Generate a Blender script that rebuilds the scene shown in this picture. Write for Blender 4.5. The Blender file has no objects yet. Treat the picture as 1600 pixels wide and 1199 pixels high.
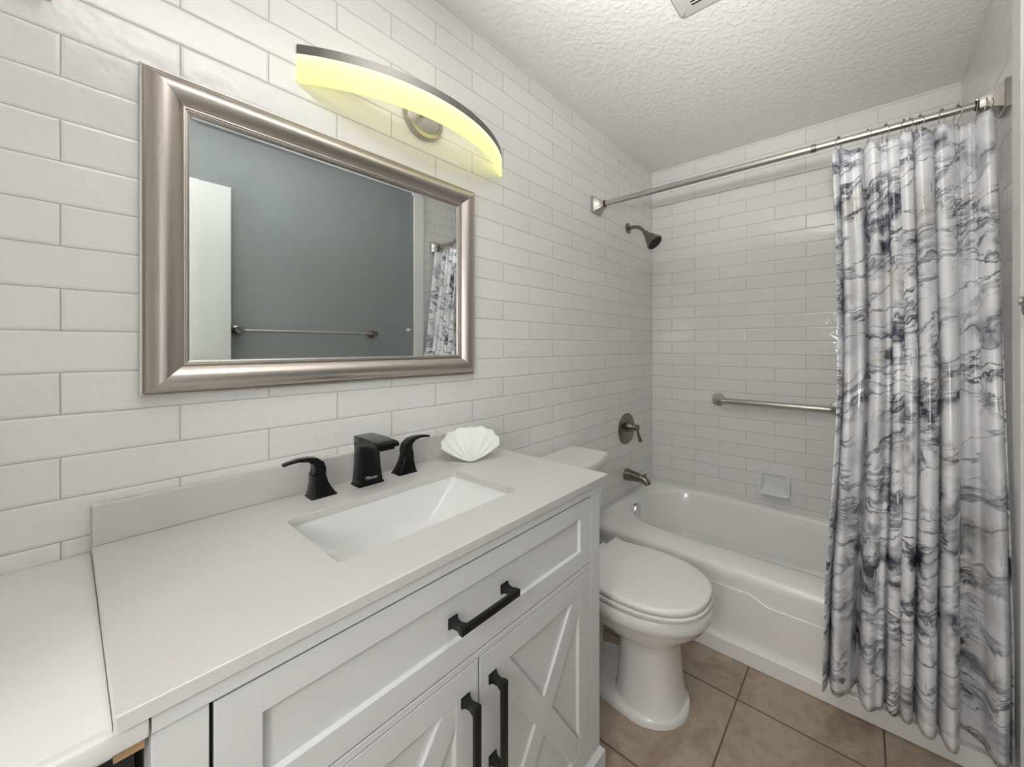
import bpy, bmesh, math, random
from mathutils import Vector, Matrix, noise

scene = bpy.context.scene
COL = scene.collection
random.seed(7)
PI = math.pi

# ------------------------------------------------------------------ camera
# x runs along the vanity wall towards the tub, y towards the vanity wall, z up.
CAM_H = 1.25
cam_d = bpy.data.cameras.new('camera')
cam = bpy.data.objects.new('camera', cam_d)
COL.objects.link(cam)
cam_d.sensor_fit = 'HORIZONTAL'
cam_d.sensor_width = 36.0
cam_d.lens = 601.7 / 1600 * 36.0
cam_d.shift_x = -(894.3 - 800) / 1600
cam_d.shift_y = -(599.5 - 541.5) / 1600
cam_d.clip_start = 0.02
YAW = 0.64995
cam.location = (0, 0, CAM_H)
cam.rotation_euler = (PI / 2, 0, YAW - PI / 2)
scene.camera = cam

# ------------------------------------------------------------------ world, exposure
scene.view_settings.view_transform = 'Standard'
scene.view_settings.look = 'None'
scene.view_settings.gamma = 1.0
scene.view_settings.use_curve_mapping = False
scene.view_settings.exposure = 0.62
w = bpy.data.worlds.new('world')
scene.world = w
w.use_nodes = True
w.node_tree.nodes['Background'].inputs[0].default_value = (1.0, 0.99, 0.97, 1)
w.node_tree.nodes['Background'].inputs[1].default_value = 1.0

def area(name, loc, target, sx, sy, power, color):
    d = bpy.data.lights.new(name, 'AREA')
    d.shape = 'RECTANGLE'; d.size = sx; d.size_y = sy
    d.energy = power; d.color = color
    o = bpy.data.objects.new(name, d)
    COL.objects.link(o)
    o.location = loc
    o.rotation_euler = (Vector(target) - Vector(loc)).to_track_quat('-Z', 'Y').to_euler()
    return o
# added fill light on the hall side of the open doorway behind the camera
area('hall_fill', (-0.62, 0.06, 1.42), (1.2, 0.30, 1.42), 0.24, 0.34, 4.2, (1.0, 0.99, 0.975))
# the photographer's flash, bounced off the ceiling from beside the camera
fl = area('bounce_flash', (-0.06, -0.03, 1.46), (1.20, 0.30, 2.43), 0.09, 0.09, 3.1, (1.0, 0.992, 0.985))
fl.data.spread = math.radians(66)
# its wide main burst straight up: the ceiling above the camera becomes the soft key light
fu = area('bounce_flash_main', (0.02, 0.04, 1.68), (0.32, 0.25, 2.43), 0.20, 0.20, 7.0, (1.0, 0.992, 0.985))
fu.data.spread = math.radians(76)

# ------------------------------------------------------------------ materials
def mat(name, color, rough=0.5, metal=0.0, coat=0.0, spec=0.5):
    m = bpy.data.materials.new(name)
    m.use_nodes = True
    b = m.node_tree.nodes['Principled BSDF']
    b.inputs['Base Color'].default_value = (*color, 1)
    b.inputs['Roughness'].default_value = rough
    b.inputs['Metallic'].default_value = metal
    b.inputs['Coat Weight'].default_value = coat
    b.inputs['Coat Roughness'].default_value = 0.08
    b.inputs['Specular IOR Level'].default_value = spec
    return m

class NT:
    def __init__(s, m):
        s.m = m; s.t = m.node_tree; s.b = s.t.nodes['Principled BSDF']
    def n(s, kind, **kw):
        nd = s.t.nodes.new(kind)
        for k, v in kw.items():
            if isinstance(k, str) and hasattr(nd, k): setattr(nd, k, v)
            else: nd.inputs[k.replace('_', ' ')].default_value = v
        return nd
    def l(s, a, b): s.t.links.new(a, b)
    def ramp(s, stops, interp='LINEAR'):
        r = s.t.nodes.new('ShaderNodeValToRGB')
        r.color_ramp.interpolation = interp
        e = r.color_ramp.elements
        while len(e) > 1: e.remove(e[-1])
        for i, (p, c) in enumerate(stops):
            el = e[0] if i == 0 else e.new(p)
            el.position = p
            el.color = (*c, 1) if len(c) == 3 else c
        return r

def mottle(m, c1, c2, scale=20, bump=0.0, bscale=60, detail=4, dist=0.002):
    """gentle colour variation and surface bump from object coordinates"""
    t = NT(m)
    tc = t.n('ShaderNodeTexCoord')
    nz = t.n('ShaderNodeTexNoise'); nz.inputs['Scale'].default_value = scale; nz.inputs['Detail'].default_value = detail
    t.l(tc.outputs['Object'], nz.inputs['Vector'])
    r = t.ramp([(0.35, c1), (0.65, c2)])
    t.l(nz.outputs['Fac'], r.inputs['Fac']); t.l(r.outputs['Color'], t.b.inputs['Base Color'])
    if bump:
        n2 = t.n('ShaderNodeTexNoise'); n2.inputs['Scale'].default_value = bscale; n2.inputs['Detail'].default_value = 3
        t.l(tc.outputs['Object'], n2.inputs['Vector'])
        bp = t.n('ShaderNodeBump'); bp.inputs['Strength'].default_value = bump; bp.inputs['Distance'].default_value = dist
        t.l(n2.outputs['Fac'], bp.inputs['Height']); t.l(bp.outputs['Normal'], t.b.inputs['Normal'])
    return m

TW, TH, TZ = 0.305, 0.0763, 0.975
def tile_mat(name, axis, phase, c1, c2, grout, rough=0.07):
    """glossy hand-made running-bond wall tile; axis 0 = along x, 1 = along y"""
    m = mat(name, c1, rough)
    t = NT(m)
    tc = t.n('ShaderNodeTexCoord')
    sp = t.n('ShaderNodeSeparateXYZ'); t.l(tc.outputs['Object'], sp.inputs[0])
    ax = t.n('ShaderNodeMath', operation='ADD'); t.l(sp.outputs[axis], ax.inputs[0]); ax.inputs[1].default_value = -phase + TW * 20
    az = t.n('ShaderNodeMath', operation='ADD'); t.l(sp.outputs[2], az.inputs[0]); az.inputs[1].default_value = -TZ + TH * 21
    cb = t.n('ShaderNodeCombineXYZ'); t.l(ax.outputs[0], cb.inputs[0]); t.l(az.outputs[0], cb.inputs[1])
    # slight hand-set waviness of the joints
    wn = t.n('ShaderNodeTexNoise'); wn.inputs['Scale'].default_value = 9; t.l(tc.outputs['Object'], wn.inputs['Vector'])
    wm = t.n('ShaderNodeVectorMath', operation='MULTIPLY_ADD'); t.l(wn.outputs['Color'], wm.inputs[0])
    wm.inputs[1].default_value = (0.003, 0.003, 0); t.l(cb.outputs[0], wm.inputs[2])
    br = t.n('ShaderNodeTexBrick'); t.l(wm.outputs[0], br.inputs['Vector'])
    br.offset = 0.5; br.offset_frequency = 2
    br.inputs['Scale'].default_value = 1.0
    br.inputs['Brick Width'].default_value = TW
    br.inputs['Row Height'].default_value = TH
    br.inputs['Mortar Size'].default_value = 0.0013
    br.inputs['Mortar Smooth'].default_value = 0.3
    br.inputs['Color1'].default_value = (*c1, 1)
    br.inputs['Color2'].default_value = (*c2, 1)
    br.inputs['Mortar'].default_value = (*grout, 1)
    t.l(br.outputs['Color'], t.b.inputs['Base Color'])
    # wavy glaze, pillowed edges
    br2 = t.n('ShaderNodeTexBrick'); t.l(wm.outputs[0], br2.inputs['Vector'])
    br2.offset = 0.5; br2.offset_frequency = 2
    for k, v in (('Scale', 1.0), ('Brick Width', TW), ('Row Height', TH), ('Mortar Size', 0.006), ('Mortar Smooth', 1.0)):
        br2.inputs[k].default_value = v
    n1 = t.n('ShaderNodeTexNoise'); n1.inputs['Scale'].default_value = 22; n1.inputs['Detail'].default_value = 2
    t.l(tc.outputs['Object'], n1.inputs['Vector'])
    n2 = t.n('ShaderNodeTexNoise'); n2.inputs['Scale'].default_value = 75; n2.inputs['Detail'].default_value = 1
    t.l(tc.outputs['Object'], n2.inputs['Vector'])
    a = t.n('ShaderNodeMath', operation='MULTIPLY_ADD'); t.l(n2.outputs['Fac'], a.inputs[0]); a.inputs[1].default_value = 0.18; t.l(n1.outputs['Fac'], a.inputs[2])
    b = t.n('ShaderNodeMath', operation='MULTIPLY_ADD'); t.l(br2.outputs['Fac'], b.inputs[0]); b.inputs[1].default_value = -0.55; t.l(a.outputs[0], b.inputs[2])
    bp = t.n('ShaderNodeBump'); bp.inputs['Strength'].default_value = 0.7; bp.inputs['Distance'].default_value = 0.0024
    t.l(b.outputs[0], bp.inputs['Height']); t.l(bp.outputs['Normal'], t.b.inputs['Normal'])
    rr = t.n('ShaderNodeMath', operation='MULTIPLY_ADD'); t.l(br.outputs['Fac'], rr.inputs[0]); rr.inputs[1].default_value = 0.6; rr.inputs[2].default_value = rough
    t.l(rr.outputs[0], t.b.inputs['Roughness'])
    return m

T1, T2, TG = (0.81, 0.802, 0.785), (0.775, 0.768, 0.75), (0.46, 0.45, 0.43)
M_tile_left = tile_mat('white_tile_left', 0, -0.0044, T1, T2, TG)
M_tile_back = tile_mat('white_tile_back', 1, 0.256, T1, T2, TG)
M_tile_right = tile_mat('white_tile_right', 0, 0.05, T1, T2, TG)

def floor_mat():
    m = mat('beige_floor_tile', (0.5, 0.4, 0.3), 0.5, 0, 0, 0.3)
    t = NT(m)
    tc = t.n('ShaderNodeTexCoord')
    mp = t.n('ShaderNodeMapping'); t.l(tc.outputs['Object'], mp.inputs['Vector'])
    mp.inputs['Location'].default_value = (-1.438 + 0.41 * 10, -0.361 + 0.41 * 10, 0)
    br = t.n('ShaderNodeTexBrick'); t.l(mp.outputs[0], br.inputs['Vector'])
    br.offset = 0.0
    for k, v in (('Scale', 1.0), ('Brick Width', 0.41), ('Row Height', 0.41), ('Mortar Size', 0.0032), ('Mortar Smooth', 0.1)):
        br.inputs[k].default_value = v
    br.inputs['Color1'].default_value = (1, 1, 1, 1); br.inputs['Color2'].default_value = (0.93, 0.93, 0.93, 1)
    n1 = t.n('ShaderNodeTexNoise'); n1.inputs['Scale'].default_value = 6.5; n1.inputs['Detail'].default_value = 10; n1.inputs['Roughness'].default_value = 0.70; n1.inputs['Distortion'].default_value = 0.5
    t.l(tc.outputs['Object'], n1.inputs['Vector'])
    r = t.ramp([(0.30, (0.27, 0.19, 0.128)), (0.44, (0.375, 0.288, 0.212)), (0.56, (0.455, 0.37, 0.288)), (0.70, (0.35, 0.262, 0.188))])
    t.l(n1.outputs['Fac'], r.inputs['Fac'])
    mx = t.n('ShaderNodeMix', data_type='RGBA', blend_type='MULTIPLY'); mx.inputs[0].default_value = 1
    t.l(r.outputs['Color'], mx.inputs[6]); t.l(br.outputs['Color'], mx.inputs[7])
    mg = t.n('ShaderNodeMix', data_type='RGBA'); t.l(br.outputs['Fac'], mg.inputs[0]); t.l(mx.outputs[2], mg.inputs[6]); mg.inputs[7].default_value = (0.15, 0.11, 0.077, 1)
    t.l(mg.outputs[2], t.b.inputs['Base Color'])
    iv = t.n('ShaderNodeMath', operation='SUBTRACT'); iv.inputs[0].default_value = 1; t.l(br.outputs['Fac'], iv.inputs[1])
    bp = t.n('ShaderNodeBump'); bp.inputs['Strength'].default_value = 0.4; bp.inputs['Distance'].default_value = 0.002
    t.l(iv.outputs[0], bp.inputs['Height']); t.l(bp.outputs['Normal'], t.b.inputs['Normal'])
    return m
M_floor = floor_mat()

def ceiling_mat():
    m = mat('knockdown_ceiling', (0.82, 0.81, 0.79), 0.62)
    t = NT(m)
    tc = t.n('ShaderNodeTexCoord')
    n1 = t.n('ShaderNodeTexNoise'); n1.inputs['Scale'].default_value = 48; n1.inputs['Detail'].default_value = 3
    t.l(tc.outputs['Object'], n1.inputs['Vector'])
    r = t.ramp([(0.42, (0, 0, 0)), (0.62, (1, 1, 1))])
    t.l(n1.outputs['Fac'], r.inputs['Fac'])
    bp = t.n('ShaderNodeBump'); bp.inputs['Strength'].default_value = 0.36; bp.inputs['Distance'].default_value = 0.004
    t.l(r.outputs['Color'], bp.inputs['Height']); t.l(bp.outputs['Normal'], t.b.inputs['Normal'])
    return m
M_ceiling = ceiling_mat()
M_blue = mottle(mat('blue_grey_paint', (0.24, 0.28, 0.29), 0.5), (0.245, 0.267, 0.271), (0.26, 0.283, 0.287), 3, 0.15, 180)
M_white_paint = mat('white_trim_paint', (0.80, 0.80, 0.78), 0.4)
M_door = mat('white_door_paint', (0.66, 0.685, 0.66), 0.42)
M_cab = mat('white_cabinet_paint', (0.69, 0.695, 0.695), 0.38)
M_quartz = mottle(mat('warm_white_quartz', (0.74, 0.72, 0.69), 0.3), (0.60, 0.583, 0.562), (0.618, 0.602, 0.583), 160)
M_slab = mottle(mat('painted_slab', (0.80, 0.78, 0.765), 0.42), (0.71, 0.695, 0.682), (0.74, 0.724, 0.71), 6)
M_ceramic = mat('white_ceramic', (0.74, 0.747, 0.74), 0.1, 0, 0.3)
M_toilet = mat('toilet_porcelain', (0.80, 0.79, 0.775), 0.12, 0, 0.3)
M_lid = mat('toilet_seat_plastic', (0.80, 0.785, 0.765), 0.28)
M_tub = mat('tub_enamel', (0.88, 0.875, 0.855), 0.16, 0, 0.3)
M_black = mottle(mat('black_metal', (0.012, 0.012, 0.013), 0.2, 0.6), (0.010, 0.010, 0.011), (0.016, 0.016, 0.016), 40)
M_pull = mat('matte_black_metal', (0.011, 0.011, 0.012), 0.36, 0.3)
M_dark = mat('dark_parts_and_shade', (0.02, 0.018, 0.016), 0.8)  # near-black for dark fittings, also stands in for shade in gaps
M_chrome = mat('chrome', (0.72, 0.72, 0.72), 0.12, 1.0)
M_letter = mat('silver_lettering', (0.6, 0.6, 0.6), 0.3, 0.6)
M_plastic = mat('white_plastic', (0.58, 0.57, 0.55), 0.45)
M_wood = mottle(mat('raw_wood', (0.5, 0.33, 0.18), 0.6), (0.46, 0.29, 0.15), (0.56, 0.38, 0.21), 30)

def brushed(name, c, rough, axis_scale, strength=0.05):
    m = mat(name, c, rough, 1.0)
    t = NT(m)
    tc = t.n('ShaderNodeTexCoord')
    mp = t.n('ShaderNodeMapping'); mp.inputs['Scale'].default_value = axis_scale; t.l(tc.outputs['Object'], mp.inputs['Vector'])
    nz = t.n('ShaderNodeTexNoise'); nz.inputs['Scale'].default_value = 1; nz.inputs['Detail'].default_value = 4; t.l(mp.outputs[0], nz.inputs['Vector'])
    a = t.n('ShaderNodeMath', operation='MULTIPLY_ADD'); t.l(nz.outputs['Fac'], a.inputs[0]); a.inputs[1].default_value = 0.16; a.inputs[2].default_value = rough - 0.08
    t.l(a.outputs[0], t.b.inputs['Roughness'])
    bp = t.n('ShaderNodeBump'); bp.inputs['Strength'].default_value = strength; bp.inputs['Distance'].default_value = 0.001
    t.l(nz.outputs['Fac'], bp.inputs['Height']); t.l(bp.outputs['Normal'], t.b.inputs['Normal'])
    return m
M_frame_h = brushed('brushed_frame_rail', (0.54, 0.49, 0.45), 0.36, (6, 900, 900))
M_frame_v = brushed('brushed_frame_stile', (0.54, 0.49, 0.45), 0.36, (900, 900, 6))
M_nickel = brushed('brushed_nickel', (0.50, 0.475, 0.44), 0.30, (700, 20, 700))
M_bronze = brushed('aged_nickel', (0.24, 0.22, 0.19), 0.26, (300, 300, 300), 0.02)
M_channel = brushed('brushed_channel', (0.25, 0.24, 0.225), 0.42, (900, 900, 20))
M_mirror = mat('mirror_glass', (0.86, 0.885, 0.885), 0.015, 1.0)

def lamp_mat():
    m = mat('glowing_acrylic', (0.16, 0.14, 0.05), 0.5)
    t = NT(m)
    tc = t.n('ShaderNodeTexCoord')
    sp = t.n('ShaderNodeSeparateXYZ'); t.l(tc.outputs['Object'], sp.inputs[0])
    mr = t.n('ShaderNodeMapRange'); t.l(sp.outputs[2], mr.inputs[0])
    mr.inputs[1].default_value = LAMP_Z0; mr.inputs[2].default_value = LAMP_Z1
    # brighter and whiter next to the strip of diodes along the top edge
    r = t.ramp([(0.0, (1.0, 0.95, 0.33)), (0.6, (1.0, 0.97, 0.38)), (0.88, (1.0, 0.99, 0.50)), (1.0, (1.0, 1.0, 0.72))])
    t.l(mr.outputs[0], r.inputs['Fac'])
    t.l(r.outputs['Color'], t.b.inputs['Emission Color'])
    t.b.inputs['Emission Strength'].default_value = 0.8
    return m

# ------------------------------------------------------------------ mesh helpers
class MB:
    def __init__(s): s.v = []; s.f = []
    def add(s, vs, fs):
        o = len(s.v); s.v += [tuple(p) for p in vs]; s.f += [tuple(i + o for i in f) for f in fs]; return s
    def box(s, x0, x1, y0, y1, z0, z1, b=0.0):
        bm = bmesh.new()
        bmesh.ops.create_cube(bm, size=1)
        for v in bm.verts:
            v.co = Vector((x0 + (v.co.x + .5) * (x1 - x0), y0 + (v.co.y + .5) * (y1 - y0), z0 + (v.co.z + .5) * (z1 - z0)))
        if b > 0:
            bmesh.ops.bevel(bm, geom=bm.edges[:], offset=b, segments=2, profile=0.6, affect='EDGES')
        bm.verts.index_update()
        s.add([v.co.copy() for v in bm.verts], [[v.index for v in f.verts] for f in bm.faces])
        bm.free(); return s
    def loft(s, rings, cap0=True, cap1=True, closed=False):
        n = len(rings[0]); o = len(s.v)
        for r in rings: s.v += [tuple(p) for p in r]
        m = len(rings)
        for i in range(m if closed else m - 1):
            a = o + i * n; b = o + ((i + 1) % m) * n
            for j in range(n):
                k = (j + 1) % n
                s.f.append((a + j, a + k, b + k, b + j))
        if not closed:
            if cap0: s.f.append(tuple(o + j for j in reversed(range(n))))
            if cap1: s.f.append(tuple(o + (m - 1) * n + j for j in range(n)))
        return s
    def tube(s, path, rad, n=14, cap=True):
        path = [Vector(p) for p in path]
        if not hasattr(rad, '__len__'): rad = [rad] * len(path)
        rings = []
        up = None
        for i, p in enumerate(path):
            d = (path[min(i + 1, len(path) - 1)] - path[max(i - 1, 0)]).normalized()
            if up is None:
                up = Vector((0, 0, 1)) if abs(d.z) < 0.9 else Vector((0, 1, 0))
            u = (up - d * up.dot(d)).normalized(); up = u
            q = d.cross(u)
            rings.append([p + (u * math.cos(2 * PI * k / n) + q * math.sin(2 * PI * k / n)) * rad[i] for k in range(n)])
        return s.loft(rings, cap, cap)
    def lathe(s, o, d, prof, n=32):
        """prof: (distance along d, radius)"""
        o = Vector(o); d = Vector(d).normalized()
        u = (Vector((0, 0, 1)) if abs(d.z) < 0.9 else Vector((1, 0, 0)))
        u = (u - d * u.dot(d)).normalized(); q = d.cross(u)
        rings = [[o + d * t + (u * math.cos(2 * PI * k / n) + q * math.sin(2 * PI * k / n)) * max(r, 1e-5) for k in range(n)] for t, r in prof]
        return s.loft(rings)
    def torus(s, c, d, R, r, n=24, k=8):
        c = Vector(c); d = Vector(d).normalized()
        u = (Vector((0, 0, 1)) if abs(d.z) < 0.9 else Vector((1, 0, 0)))
        u = (u - d * u.dot(d)).normalized(); q = d.cross(u)
        rings = []
        for i in range(n):
            a = 2 * PI * i / n; e = u * math.cos(a) + q * math.sin(a)
            rings.append([c + e * R + (e * math.cos(2 * PI * j / k) + d * math.sin(2 * PI * j / k)) * r for j in range(k)])
        return s.loft(rings, closed=True)

def build(name, mb, m, parent=None, smooth=40, bevel=0.0, seg=2, sub=0):
    root = parent
    while root is not None and root.parent is not None: root = root.parent
    off = Vector(root.location) if root is not None else Vector((0, 0, 0))
    me = bpy.data.meshes.new(name)
    me.from_pydata([Vector(p) - off for p in mb.v], [], mb.f)
    bm = bmesh.new(); bm.from_mesh(me)
    bmesh.ops.remove_doubles(bm, verts=bm.verts, dist=1e-6)
    bmesh.ops.recalc_face_normals(bm, faces=bm.faces)
    bm.to_mesh(me); bm.free()
    me.materials.append(m)
    if smooth:
        me.shade_smooth() if hasattr(me, 'shade_smooth') else None
        if smooth < 180 and not sub: me.set_sharp_from_angle(angle=math.radians(smooth))
    o = bpy.data.objects.new(name, me)
    COL.objects.link(o)
    if parent is not None: o.parent = parent
    if bevel:
        bv = o.modifiers.new('bevel', 'BEVEL'); bv.width = bevel; bv.segments = seg; bv.limit_method = 'ANGLE'; bv.angle_limit = math.radians(35)
        bv.harden_normals = True
    if sub:
        sb = o.modifiers.new('sub', 'SUBSURF'); sb.levels = sub; sb.render_levels = sub
    return o

def thing(name, label, cat, loc, group=None):
    o = bpy.data.objects.new(name, None); COL.objects.link(o)
    o.location = loc; o.empty_display_size = 0.05
    o['label'] = label; o['category'] = cat
    if group: o['group'] = group
    return o
def tag(o, label, cat, group=None):
    o['label'] = label; o['category'] = cat
    if group: o['group'] = group
    return o
def struct(name, mb, m, **kw):
    o = build(name, mb, m, **kw); o['kind'] = 'structure'; return o

def rrect(x0, x1, y0, y1, r, z, k=6):
    pts = []
    for cx, cy, a0 in ((x1 - r, y1 - r, 0), (x0 + r, y1 - r, PI / 2), (x0 + r, y0 + r, PI), (x1 - r, y0 + r, 3 * PI / 2)):
        for i in range(k + 1):
            a = a0 + PI / 2 * i / k
            pts.append((cx + r * math.cos(a), cy + r * math.sin(a), z))
    return pts

# ------------------------------------------------------------------ room shell
YL, YR, XB, XR, ZC = 1.155, -0.343, 2.428, -0.26, 2.432
struct('floor', MB().box(-2.4, XB + .1, -0.9, YL + .1, -0.08, 0), M_floor)
struct('ceiling', MB().box(XR - .1, XB + .1, YR - .1, YL + .1, ZC, ZC + .08), M_ceiling)
struct('wall_left', MB().box(XR - .1, XB + .1, YL, YL + .1, 0, ZC), M_tile_left)
struct('wall_back', MB().box(XB, XB + .1, YR - .1, YL, 0, ZC), M_tile_back)
struct('wall_right', MB().box(XR - .1, 1.62, YR - .1, YR, 0, ZC), M_blue)
struct('wall_right_tiled', MB().box(1.62, XB, YR - .1, YR, 0, ZC), M_tile_right)
# wall with the doorway the photo is taken from
mb = MB(); mb.box(XR - .1, XR, 0.50, YL, 0, ZC); mb.box(XR - .1, XR, YR, 0.50, 2.06, ZC)
struct('wall_rear', mb, M_white_paint)
struct('wall_hall', MB().box(-2.4, -2.32, -0.9, YL + .1, 0, ZC), M_white_paint)
# white casing where paint meets tile, upper tile band standing proud over the tub, board at the tub's foot
struct('trim_1', MB().box(1.545, 1.62, YR, YR + .012, 0.0, ZC), M_white_paint, bevel=.002)
struct('trim_2', MB().box(XB - .011, XB, YR, YL, 2.193, ZC), M_tile_back)
struct('trim_3', MB().box(1.612, 1.642, YR, YL, 0, 0.064), M_tub, bevel=.004)

# ------------------------------------------------------------------ bathtub
tub = thing('bathtub', 'white alcove bathtub with a rounded basin behind the toilet', 'bathtub', (2.03, 0.4, 0))
DZ = 0.343
ox0, ox1, oy0, oy1 = 1.662, XB - .002, YR + .002, YL - .002
mb = MB()
rings = [rrect(ox0 - .018, ox1, oy0, oy1, .006, .004, 10),
         rrect(ox0 - .018, ox1, oy0, oy1, .006, .30, 10),
         rrect(ox0 - .017, ox1, oy0, oy1, .006, .322, 10),
         rrect(ox0 - .010, ox1, oy0, oy1, .008, .336, 10),
         rrect(ox0 + .004, ox1, oy0, oy1, .010, DZ, 10),
         rrect(1.785, 2.388, -0.235, 1.093, .27, DZ + .001, 10),
         rrect(1.800, 2.378, -0.222, 1.083, .265, DZ - .004, 10),
         rrect(1.810, 2.370, -0.212, 1.074, .26, DZ - .018, 10),
         rrect(1.830, 2.355, -0.18, 1.052, .24, DZ - .12, 10),
         rrect(1.860, 2.335, -0.13, 1.02, .20, .11, 10),
         rrect(1.885, 2.315, -0.09, 0.99, .17, .075, 10),
         rrect(1.93, 2.27, -0.03, 0.93, .12, .062, 10)]
mb.loft(rings)
build('tub_shell', mb, M_tub, tub, smooth=50)
# embossed skirt panel: its top edge steps down towards the free end
xa, xo = ox0 - .018, ox0 - .025
prof = [(1.13, .05), (1.13, .268), (.36, .268), (.30, .243), (oy0 + .02, .243), (oy0 + .02, .05)]
mb = MB(); mb.loft([[(xa, y, z) for y, z in prof], [(xo, y, z) for y, z in prof]])
build('skirt_panel', mb, M_tub, tub, bevel=.004)
ov = MB(); ov.lathe((2.005, 1.058, .296), (.12, -1, -.05), [(-.012, .043), (.004, .044), (.012, .040), (.014, .02), (.0145, .0001)], 32)
o = build('overflow_plate', ov, M_chrome, tub); o['label'] = 'round chrome overflow plate'
ov = MB(); ov.lathe((2.08, .86, .0625), (0, 0, 1), [(0, .03), (.003, .029), (.004, .02), (.0045, .0001)], 28)
o = build('drain', ov, M_chrome, tub); o['label'] = 'chrome drain'

# ------------------------------------------------------------------ tub and shower fittings
t = thing('wall_shower', 'aged nickel shower head on a short bent arm from the tiled wall', 'shower head', (2.08, YL, 1.97))
build('escutcheon', MB().lathe((2.08, YL, 1.972), (0, -1, 0), [(0, .032), (.006, .031), (.010, .02), (.011, .013)], 28), M_bronze, t)
arm = [(2.08, YL - .004, 1.972), (2.08, YL - .045, 1.972), (2.08, YL - .075, 1.965), (2.08, YL - .10, 1.945), (2.08, YL - .118, 1.922)]
build('shower_arm', MB().tube(arm, .0105, 16), M_bronze, t)
d = Vector((0, -.66, -.75)).normalized(); p0 = Vector((2.08, YL - .113, 1.930))
build('spray_head', MB().lathe(p0, d, [(0, .014), (.012, .018), (.022, .016), (.03, .019), (.045, .029), (.065, .037), (.085, .043), (.092, .050), (.099, .050), (.102, .046), (.102, .0001)], 36), M_bronze, t)
build('spray_face', MB().lathe(p0 + d * .100, d, [(0, .045), (.004, .044), (.005, .02), (.005, .0001)], 32), M_dark, t)

t = thing('shower_valve', 'aged nickel round shower valve plate with a hanging lever above the spout', 'shower valve', (2.057, YL, .752))
build('valve_plate', MB().lathe((2.057, YL, .752), (0, -1, 0), [(0, .092), (.006, .093), (.012, .088), (.014, .07), (.016, .03), (.016, .0001)], 44), M_bronze, t)
build('valve_stem', MB().lathe((2.057, YL - .014, .765), (0, -1, 0), [(0, .032), (.012, .031), (.03, .023), (.05, .017), (.062, .020), (.07, .018), (.073, .0001)], 28), M_bronze, t)
build('lever', MB().tube([(2.057, YL - .074, .772), (2.059, YL - .078, .745), (2.063, YL - .085, .715), (2.067, YL - .092, .688), (2.068, YL - .094, .682)], [.010, .0075, .0085, .0115, .009], 14), M_bronze, t)

t = thing('tub_spout', 'aged nickel tub spout with a diverter knob low on the tiled wall', 'tub spout', (2.057, YL, .475))
sp = [(2.057, YL, .475), (2.057, YL - .02, .475), (2.057, YL - .09, .470), (2.057, YL - .125, .463), (2.057, YL - .142, .452), (2.057, YL - .148, .440)]
build('spout_body', MB().tube(sp, [.036, .034, .026, .023, .021, .018], 22), M_bronze, t)
build('diverter_knob', MB().lathe((2.057, YL - .128, .48), (0, 0, 1), [(0, .004), (.012, .004), (.014, .009), (.02, .0085), (.022, .0001)], 16), M_bronze, t)

t = thing('grab_bar', 'brushed steel grab bar mounted on the back wall above the soap dish', 'grab bar', (XB, .41, .925))
for ya in (.716, .113):
    build('flange', MB().lathe((XB, ya, .925), (-1, 0, 0), [(0, .039), (.006, .0395), (.010, .036), (.012, .02)], 36), M_nickel, t)
gp = [(XB - .006, .716, .925)]
for i in range(7):
    a = i / 6 * PI / 2
    gp.append((XB - .02 - .032 * math.sin(a), .716 - .032 * (1 - math.cos(a)), .925))
for i in range(7):
    a = (1 - i / 6) * PI / 2
    gp.append((XB - .02 - .032 * math.sin(a), .113 + .032 * (1 - math.cos(a)), .925))
gp.append((XB - .006, .113, .925))
build('bar', MB().tube(gp, .0165, 20), M_nickel, t)

t = thing('soap_dish', 'white ceramic soap dish set into the back wall above the tub rim', 'soap dish', (XB, .406, .48))
sx = XB
def dish_ring(hw, zb, zt, r, dep):
    out = []
    for y, z, _ in rrect(.406 - hw, .406 + hw, zb, zt, r, 0, 6):
        u = min(1, max(0, (.536 - z) / .116))
        out.append((sx - dep(u), y, z))
    return out
mb = MB()
mb.loft([dish_ring(.080, .420, .536, .014, lambda u: .0), dish_ring(.080, .420, .536, .014, lambda u: .008 + .046 * u ** 1.3), dish_ring(.077, .423, .533, .013, lambda u: .014 + .048 * u ** 1.3),
         dish_ring(.069, .431, .527, .012, lambda u: .014 + .048 * u ** 1.3), dish_ring(.065, .435, .523, .012, lambda u: .010 + .040 * u ** 1.3), dish_ring(.060, .442, .518, .012, lambda u: .006 + .012 * u), dish_ring(.052, .450, .512, .012, lambda u: .005 + .006 * u)])
build('dish', mb, M_ceramic, t, smooth=60)
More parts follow.
